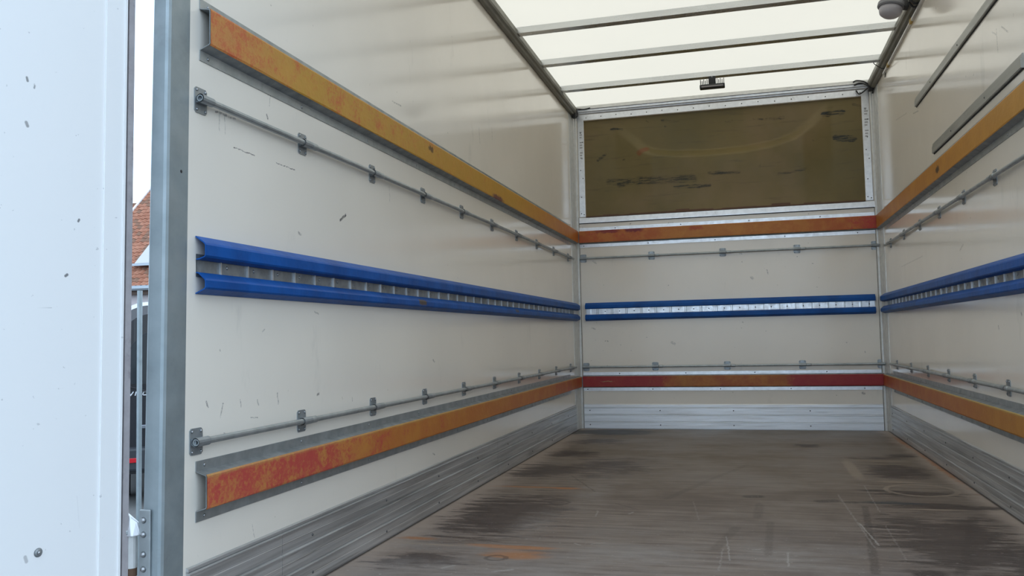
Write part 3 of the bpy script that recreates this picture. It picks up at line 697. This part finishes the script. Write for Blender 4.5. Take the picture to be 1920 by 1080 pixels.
# ------------------------------------------------------------------ grey strips high on the right wall
def strip(y0, y1, za, zb, label):
    o = thing('wall_strip', label, 'strip', (W, y0, za), -PI/2); h = zb-za; L = y0-y1
    bm = NB(); extrude(bm, [(.0, 0), (.010, 0), (.012, .003), (.012, h*.66), (.008, h*.70), (.008, h-.004), (.005, h), (0, h)], 0, L); put('channel', bm, M_STRIP, o)
    bm = NB(); extrude(bm, [(0, -.005), (.004, -.005), (.004, -.0003), (0, -.0003)], 0, L); put('shadow_strip', bm, M_RUBBER, o)  # dark strip standing in for the shade under the channel
    s = .45
    while s < L: link('rivet', ME_RIVET, o, (s, -.012, h*.4)); s += .62
    return o
strip(5.478, 1.95, 2.094, 2.146, 'upper long grey metal strip on the right wall near the roof')
strip(5.068, 3.50, 1.727, 1.783, 'shorter grey metal strip on the right wall just above the orange rail')

# ------------------------------------------------------------------ lamps and wires under the roof
lw = thing('work_light', 'black finned work light hanging from the last roof beam above the olive panel', 'light', (1.192, 6.412, 2.676))
bm = bbox((-.091, -.030, -.088), (.091, .030, -.060), .006, 2); put('housing', bm, M_BLACK, lw)
bm = NB(); box(bm, (-.078, -.0315, -.083), (.078, -.0295, -.072)); put('lens', bm, plain('clear_lens', (.24, .22, .22), .15), lw)
for k in range(15):
    x = -.084+k*.012
    bm = NB(); hh = -.022 if k % 2 == 0 else -.030
    box(bm, (x-.0022, -.024, -.062), (x+.0022, .024, hh)); put('fin', bm, M_BLACK, lw)
bm = bbox((-.026, -.014, -.062), (.026, .014, 0), .003); put('mount', bm, M_BLACK, lw)
bm = NB(); dome(bm, (0, -.014, -.006), (0, -1, 0), .006, .004); put('bolt', bm, M_BOLT, lw)

bl = thing('bulkhead_light', 'oval grey bulkhead light fixed beside the right roof rail', 'light', (2.268, 5.345, 2.708))
bl.rotation_euler = (math.radians(-14), math.radians(10), 0)
def oval(bm, rings, n=24):
    R = [[bm.verts.new((a*math.cos(k*2*PI/n), b*math.sin(k*2*PI/n), z)) for k in range(n)] for a, b, z in rings]
    for r0, r1 in zip(R, R[1:]):
        for k in range(n): bm.faces.new((r0[k], r0[(k+1) % n], r1[(k+1) % n], r1[k]))
    bm.faces.new(R[0]); bm.faces.new(R[-1]); bmesh.ops.recalc_face_normals(bm, faces=bm.faces)
bm = NB(); oval(bm, [(.066, .050, -.012), (.074, .058, -.020), (.076, .060, -.044), (.070, .054, -.052)]); put('bezel', bm, plain('grey_plastic', (.20, .20, .215), .5), bl, smooth=False)
bm = NB(); oval(bm, [(.064, .049, -.050), (.064, .049, -.074), (.058, .044, -.094), (.042, .032, -.108), (.016, .012, -.113)]); put('lens', bm, plain('frosted_lens', (.42, .40, .43), .35), bl, smooth=True)
bm = bbox((.050, -.022, -.050), (.096, .022, .004), .004); put('mount', bm, M_BLACK, bl)
bm = bbox((-.012, -.055, -.030), (.012, -.045, .0), .002); put('clip', bm, M_GALV, bl)

def cable(pts, r, label, mat=M_BLACK, name='cable', seg=6, cat='cable'):
    o = Vector(pts[0]); P = [Vector(p)-o for p in pts]; sm = []
    for i in range(len(P)-1):                       # Catmull-Rom
        p0, p1, p2, p3 = P[max(i-1, 0)], P[i], P[i+1], P[min(i+2, len(P)-1)]
        for k in range(6):
            t = k/6; sm.append(.5*((2*p1)+(p2-p0)*t+(2*p0-5*p1+4*p2-p3)*t*t+(3*p1-p0-3*p2+p3)*t**3))
    sm.append(P[-1]); bm = NB(); tube(bm, sm, r, seg)
    return tag(put(name, bm, mat, None, tuple(o), smooth=True), label, cat)
X = W
cable([(X-.056, 5.235, 2.69), (X-.056, 5.23, 2.660), (X-.030, 5.22, 2.630), (X-.006, 5.225, 2.630), (X-.006, 5.26, 2.632), (X-.030, 5.27, 2.628), (X-.056, 5.265, 2.66)], .0055, 'black cable wrapped round the right roof rail beside the bulkhead light')
cable([(X-.085, 6.44, 2.70), (X-.082, 6.46, 2.672), (X-.060, 6.47, 2.655), (X-.030, 6.47, 2.632), (X-.004, 6.48, 2.626), (X-.004, 6.52, 2.580)], .0028, 'thin black wire looped under the right roof rail behind the last beam')
cable([(X-.155, D-.045, 2.705), (X-.13, D-.055, 2.712), (X-.08, D-.055, 2.700), (X-.045, D-.06, 2.672), (X-.030, D-.05, 2.652), (X-.055, D-.05, 2.645), (X-.085, D-.045, 2.622), (X-.115, D-.03, 2.612), (X-.135, D-.03, 2.642)], .0055, 'tangled black cable at the right top corner of the end wall')
cable([(X-.15, D-.05, 2.68), (X-.10, D-.055, 2.69), (X-.05, D-.07, 2.66), (X-.02, D-.06, 2.62), (X-.022, D-.055, 2.60)], .006, 'black cable stub beside the tangle in the right top corner')
bmx = bbox((X-.052, D-.075, 2.618), (X-.012, D-.040, 2.648), .005); tag(put('cable_clamp', bmx, M_BLACK), 'black clamp under the right roof rail at the end wall', 'clamp')
bmx = bbox((.012, D-.080, 2.615), (.048, D-.035, 2.662), .006); tag(put('cable_clamp', bmx, M_BLACK), 'black clamp under the left roof rail at the end wall', 'clamp')
cable([(.03, D-.055, 2.66), (.05, D-.06, 2.69), (.075, D-.055, 2.690), (.11, D-.05, 2.687), (.15, D-.045, 2.693), (.165, D-.045, 2.696)], .004, 'short black wire at the left top corner of the end wall')
cable([(.035, D-.06, 2.64), (.055, D-.06, 2.625), (.058, D-.055, 2.655), (.045, D-.06, 2.70)], .004, 'looped black wire beside the clamp at the left top corner')

cn = thing('cable_conduit', 'pale cable conduit with yellow tape under the right roof rail', 'conduit', (W, 6.55, 2.617), -PI/2)
bm = NB(); extrude(bm, [(0, -.011), (.010, -.011), (.014, -.007), (.014, .006), (.010, .011), (0, .011)], 0, 4.5); put('trunking', bm, M_ALU_W, cn)
M_TAPE = plain('yellow_tape', (.45, .30, .06), .5)
for s in (.18, 1.05, 2.1, 3.2): put('tape', bbox((s, -.0155, -.0125), (s+.05, 0, .0125), .001), M_TAPE, cn)

# ------------------------------------------------------------------ rear frame
def post(name, sgn, x0, label):
    o = tag(bpy.data.objects.new(name, None), label, None, None, 'structure'); COL.objects.link(o); o.location = (x0, 1.80, 0)
    bm = NB(); c = .010
    def ring(z):
        yb, ya = 1.881+LEAN*(z-1.665)-1.80-.0005, 1.7965+LEAN*(z-1.632)-1.80; xl = -.049-.005*(1.64-z)
        return [(sgn*x, y, z) for x, y in ((0, yb), (0, ya+c), (-.003, ya+.003), (-c, ya), (xl+.006, ya), (xl, ya+.006), (xl, yb))]
    hexa(bm, ring(-.10), ring(2.74)); put('post_tube', bm, M_POST, o)
    bm = NB(); dome(bm, (0, .01, 0), (sgn, 0, 0), .0045, .001); put('drilled_hole', bm, M_RUBBER, o, (0, .035, 1.205))
    return o
post('trim_9', 1, 0, 'grey galvanised rear post beside the open white door')
post('trim_10', -1, W, 'grey galvanised rear post at the right of the opening')
bm = NB(); box(bm, (-.06, 1.79, 2.64), (W+.06, 1.88, 2.76)); tag(put('trim_11', bm, M_POST), 'galvanised header over the rear opening', None, None, 'structure')

# open door leaf: plane through (-.075, 1.755) running back along (-.2, -.98)
dd = Vector((-.2, -.98, 0)).normalized(); dn = Vector((-dd.y, dd.x, 0))        # dn points into the opening
if dn.x < 0: dn = -dn
door = tag(bpy.data.objects.new('door_1', None), 'white rear door leaf standing open at the left', None, None, 'structure'); COL.objects.link(door); door.location = (-.075, 1.755, 0)
def slab(s0, s1, n0, n1, z0=-.06, z1=2.70, lean=.009):
    bm = NB()
    def q(s, n, z): p = dd*(s-lean*(z-.9))+dn*n; return (p.x, p.y, z)
    hexa(bm, [q(s0, n0, z0), q(s1, n0, z0), q(s1, n1, z0), q(s0, n1, z0)], [q(s0, n0, z1), q(s1, n0, z1), q(s1, n1, z1), q(s0, n1, z1)])
    return bm
put('door_skin', slab(.080, 1.17, -.030, -.001), M_DOOR, door)
put('edge_profile', slab(.030, .0795, -.030, .0025), M_DOOR, door)
put('edge_rib', slab(.0235, .0295, -.030, .0050), M_DOOR, door)
put('gasket', slab(.0165, .0232, -.030, -.004), M_RUBBER, door)
put('rubber_seal', slab(-.0005, .0163, -.026, .0015), M_SEAL, door)
bm = NB(); dome(bm, (0, 0, 0), tuple(dn), .010, .003, 14); p = dd*.2314-dn*.0005
put('rivet_washer', bm, M_GALV_D, door, (p.x, p.y, .323), smooth=True)
bm = NB(); dome(bm, (0, 0, 0), tuple(dn), .0045, .004, 10); p = dd*.2314+dn*.002
put('rivet', bm, M_BOLT, door, (p.x, p.y, .323), smooth=True)

hg = thing('door_hinge', 'galvanised door hinge bolted to the rear post at the lower left', 'hinge', (-.041, 1.7715, .29))
put('plate', bbox((-.0165, -.006, -.080), (.0140, .0005, .0800), .002), M_GALV, hg)
bm = NB(); tube(bm, [(-.040, -.006, -.058), (-.040, -.006, .018)], .0165, 18); put('knuckle', bm, metal_mat('stained_zinc', (.60, .60, .58), (.70, .70, .69), (.35, .5), .5, (1, 1, .6), 40, .5, (.28, .16, .08)), hg)
bm = NB(); tube(bm, [(-.040, -.006, -.078), (-.040, -.006, -.0585)], .0155, 18); put('lower_pin', bm, plain('rusty_pin', (.13, .075, .045), .7, .3), hg)
bm = NB(); hexa(bm, [(-.068, -.026, .0185), (-.020, -.026, .0185), (-.012, -.008, .0185), (-.012, .0, .0185), (-.068, .012, .0185)], [(-.066, -.020, .062), (-.036, -.016, .0700), (-.020, -.008, .050), (-.020, .0, .050), (-.066, .010, .074)]); bevel(bm, .003, 2)
put('cast_cap', bm, plain('cast_zinc', (.72, .73, .75), .35, .45), hg)
bm = bbox((-.052, -.0285, .024), (-.032, -.022, .034), .002); put('lug', bm, M_GALV, hg)
for z in (.055, .021, -.026, -.061):
    bm = NB(); dome(bm, (0, 0, 0), (0, -1, 0), .0080, .007, 10); put('bolt', bm, M_BOLT, hg, (-.0035, -.006, z), smooth=True)

# ------------------------------------------------------------------ seen through the gap: pole, van, tiled houses
bm = NB(); tube(bm, [(0, 0, 0), (0, 0, 1.186-GZ)], .019, 12)
tag(put('steel_pole', bm, M_POST, None, (-3.08, 5.5, GZ)), 'slim galvanised pole standing in the gap beside the rear post', 'pole')

M_CAR = plain('black_car_paint', (.012, .013, .018), .18, 0., Coat_Weight=.6)
M_GLASS = plain('dark_car_glass', (.02, .025, .03), .06)
van_dir = Vector((-.633, .774, 0)); van_rt = Vector((.774, .633, 0))
van = thing('van', 'black van parked beyond the open door, seen through the gap', 'van', (-4.76, 8.55, GZ), math.atan2(van_rt.y, van_rt.x))
# local: x across (rear left at -0.92), y forward, z up
bm = NB(); secs = []
def vsec(y, half, hw, top, rr):
    """one cross-section: lower sill, belt, roof with rounded shoulders"""
    pts = [(-half, .36), (-half-.02, .60), (-half-.015, 1.05), (-hw-.02, 1.45)]
    for k in range(7):
        a = PI/2*k/6; pts.append((-hw+rr-rr*math.cos(a), top-rr+rr*math.sin(a)))
    L_ = pts+[(-x, z) for x, z in pts[::-1]]
    return [bm.verts.new((x, y, z)) for x, z in L_]
secs = [vsec(0, .90, .83, 2.15, .36), vsec(.10, .93, .87, 2.25, .36), vsec(.4, .95, .88, 2.30, .34), vsec(3.0, .95, .88, 2.30, .34), vsec(3.7, .95, .84, 2.05, .4), vsec(4.4, .93, .80, 1.62, .35), vsec(5.0, .84, .70, 1.52, .3)]
for a, b in zip(secs, secs[1:]):
    n = len(a)
    for i in range(n): bm.faces.new((a[i], a[(i+1) % n], b[(i+1) % n], b[i]))
bm.faces.new(secs[0]); bm.faces.new(secs[-1]); bmesh.ops.recalc_face_normals(bm, faces=bm.faces)
put('body', bm, M_CAR, van, smooth=False)
bm = NB(); wp = []
for k in range(9):
    a = PI/2*k/8; wp.append((-.74+.40-.40*math.cos(a), 1.62+.36*math.sin(a)))
wp = [(-.77, 1.36)]+wp; wp = wp+[(-x, z) for x, z in wp[::-1]]
hexa(bm, [(x, .0, z) for x, z in wp], [(x*.985, -.018, 1.36+(z-1.36)*.985) for x, z in wp]); put('rear_window', bm, M_GLASS, van)
bm = NB(); tube(bm, [(-.76, -.03, 1.345), (-.45, -.045, 1.25)], .010, 6); put('wiper', bm, M_RUBBER, van)
for sx_ in (-1, 1): put('tail_light', bbox((min(sx_*.80, sx_*.915), -.03, .82), (max(sx_*.80, sx_*.915), .02, 1.14), .01), plain('tail_light_red', (.35, .01, .015), .15), van)
put('bumper', bbox((-.93, -.13, .40), (.93, .03, .66), .03, 2), plain('dark_bumper', (.03, .033, .04), .45), van)
for sx_ in (-1, 1): put('reflector', bbox((min(sx_*.62, sx_*.86), -.145, .50), (max(sx_*.62, sx_*.86), -.125, .55), .004), plain('reflector_red', (.55, .01, .02), .2), van)
put('tailgate_strip', bbox((-.60, -.03, .86), (.60, .01, .90), .005), plain('chrome_strip', (.35, .37, .42), .2, .9), van)
for sx_ in (-1, 1):
    for wy in (.85, 4.05):
        bm = NB(); tube(bm, [(sx_*.70, wy, .34), (sx_*.95, wy, .34)], .34, 20); put('wheel', bm, M_RUBBER, van)
# raised white letters V I T O on the tailgate
def stroke(bm, pts, w=.0048):
    pts = [(x*.46, z*.36) for x, z in pts]
    for (ax, az), (bx, bz) in zip(pts, pts[1:]):
        d = Vector((bx-ax, bz-az)).normalized(); nn = Vector((-d.y, d.x))*w; d = d*w
        q = [(ax-d.x-nn.x, az-d.y-nn.y), (bx+d.x-nn.x, bz+d.y-nn.y), (bx+d.x+nn.x, bz+d.y+nn.y), (ax-d.x+nn.x, az-d.y+nn.y)]
        hexa(bm, [(x, -.004, z) for x, z in q], [(x, -.014, z) for x, z in q])
bm = NB()
stroke(bm, [(0, .10), (.045, 0), (.10, .10)]); stroke(bm, [(.145, 0), (.165, .10)]); stroke(bm, [(.19, .10), (.29, .10)]); stroke(bm, [(.225, 0), (.245, .10)])
stroke(bm, [(.315, .02), (.335, .10), (.40, .10), (.42, .08), (.40, 0), (.33, 0), (.315, .02)])
put('lettering', bm, plain('white_lettering', (.8, .82, .85), .35), van, (-.722, -.012, 1.235))

M_TILE = Mat('red_clay_tile'); M_TILE.fin(M_TILE.mix(M_TILE.step(M_TILE.noise(3.1, 4), .35, .65), (.30, .115, .065), (.38, .17, .105)), .8); M_TILE = M_TILE.m
M_TILE_D = Mat('weathered_clay_tile'); M_TILE_D.fin(M_TILE_D.mix(M_TILE_D.noise(4, 3), (.17, .085, .055), (.26, .14, .09)), .85); M_TILE_D = M_TILE_D.m
M_WHITE = plain('white_render', (.78, .77, .78), .8); M_PINK = plain('pale_pink_render', (.60, .53, .53), .85)
M_ZINC = plain('zinc_gutter', (.42, .47, .52), .4, .6)
TW = .21
def tile_mesh(name, mat):
    bm = NB(); n = 6; rows = [[], []]
    for r, (y, z0) in enumerate(((0, .022), (TW*1.25, 0))):
        for k in range(n+1):
            x = TW*1.06*k/n; z = z0+.022*math.sin(2*PI*k/n); rows[r].append((x, y, z))
    top = [[bm.verts.new(p) for p in r] for r in rows]; bot = [[bm.verts.new((x, y, z-.012)) for x, y, z in r] for r in rows]
    for k in range(n):
        bm.faces.new((top[0][k], top[0][k+1], top[1][k+1], top[1][k])); bm.faces.new((bot[0][k], bot[1][k], bot[1][k+1], bot[0][k+1]))
        bm.faces.new((bot[0][k], bot[0][k+1], top[0][k+1], top[0][k])); bm.faces.new((top[1][k], top[1][k+1], bot[1][k+1], bot[1][k]))
    bm.faces.new((top[0][0], top[1][0], bot[1][0], bot[0][0])); bm.faces.new((top[0][n], bot[0][n], bot[1][n], top[1][n]))
    bmesh.ops.recalc_face_normals(bm, faces=bm.faces)
    return finish(bm, name, mat)
ME_TILE, ME_TILE_D = tile_mesh('roof_tile', M_TILE), tile_mesh('roof_tile', M_TILE_D)
def tiled_roof(root, x0, x1, y0, z0, rows, lo, hi):
    """45 degree roof rising away from (y0, z0), local to root; tiles in the sight line are single parts, the rest one part"""
    rest = NB(); r45 = PI/4; cols = int((x1-x0)/TW)
    for j in range(rows):
        for i in range(cols):
            x, y, z = x0+i*TW, y0+j*TW*math.cos(r45), z0+j*TW*math.sin(r45)
            wx, wy = x+root.location.x+TW/2-CX, y+root.location.y
            me = ME_TILE_D if random.random() < .25 else ME_TILE
            if lo < wx/wy < hi:
                o = link('roof_tile', me, root, (x, y, z+random.uniform(-.003, .003)), (r45, 0, 0))
            else:
                t = rest.verts; n0 = len(t); rest.from_mesh(me); rest.verts.ensure_lookup_table()
                M4 = Matrix.Translation((x, y, z)) @ Matrix.Rotation(r45, 4, 'X')
                for v in rest.verts[n0:]: v.co = M4 @ v.co
    o = put('roof_tiling', rest, M_TILE, root); o['kind'] = 'stuff'
    for p in o.data.polygons: p.material_index = 0
hs = thing('house', 'pink house with red tiled roof and grey gutter behind the van', 'house', (-21.8, 25.0, GZ))
ez = 2.85-GZ
tiled_roof(hs, 0, 4.41, 0, ez, 33, -.842, -.782)
bm = NB(); hexa(bm, [(.12, .25, 0), (4.3, .25, 0), (4.3, 9.6, 0), (.12, 9.6, 0)], [(.12, .25, ez+.1), (4.3, .25, ez+.1), (4.3, 9.6, ez+.1), (.12, 9.6, ez+.1)]); put('wall', bm, M_PINK, hs)
bm = NB(); hexa(bm, [(.12, .3, ez+.1), (4.3, .3, ez+.1), (4.3, 9.5, ez+.1), (.12, 9.5, ez+.1)], [(.12, 4.85, ez+4.7), (4.3, 4.85, ez+4.7), (4.3, 4.95, ez+4.7), (.12, 4.95, ez+4.7)]); put('gable', bm, M_PINK, hs)
bm = NB(); gp = [(0, -.10, ez-.16), (0, .02, ez-.16), (0, .02, ez-.0), (0, -.14, ez+.0), (0, -.14, ez-.10)]
hexa(bm, gp, [(4.45, y, z) for x, y, z in gp]); put('gutter', bm, M_ZINC, hs)
bm = NB(); box(bm, (0, .02, ez-.30), (4.4, .25, ez-.16)); put('soffit', bm, plain('brown_soffit', (.10, .065, .05), .8), hs)
bm = NB(); hexa(bm, [(-.05, -.05, ez-.04), (.03, -.05, ez-.04), (.03, 4.85, ez+4.86), (-.05, 4.85, ez+4.86)], [(-.05, -.05, ez+.06), (.03, -.05, ez+.06), (.03, 4.85, ez+4.96), (-.05, 4.85, ez+4.96)]); put('verge', bm, M_WHITE, hs)
# small gabled dormer: white triangular front and tiled cheeks
gx, gw, gy, gz = 2.22, .95, .60, ez+.86
bm = NB(); hexa(bm, [(gx, gy, gz), (gx+2*gw, gy, gz), (gx+gw, gy, gz+1.0)], [(gx, gy+1.6, gz), (gx+2*gw, gy+1.6, gz), (gx+gw, gy+1.6, gz+1.0)]); put('dormer_gable', bm, M_WHITE, hs)
bm = NB(); box(bm, (gx-.30, gy-.10, gz-.10), (gx+2*gw+.1, gy+.02, gz-.015)); put('dormer_flashing', bm, M_ZINC, hs)

h2 = thing('house', 'further house with a red tiled ridge left of the white verge', 'house', (-33.0, 36.0, GZ))
r2 = 8.66-GZ
tiled_roof(h2, 0, 6.3, 1.2, r2-2.55, 17, -.842, -.78)
bm = NB(); hexa(bm, [(0, 1.3, 0), (6.3, 1.3, 0), (6.3, 6.2, 0), (0, 6.2, 0)], [(0, 1.3, r2-2.6), (6.3, 1.3, r2-2.6), (6.3, 6.2, r2-2.6), (0, 6.2, r2-2.6)]); put('wall', bm, M_WHITE, h2)
bm = NB(); tube(bm, [(0, 3.75, r2-.06), (6.3, 3.75, r2-.06)], .11, 10); put('ridge', bm, M_TILE_D, h2)
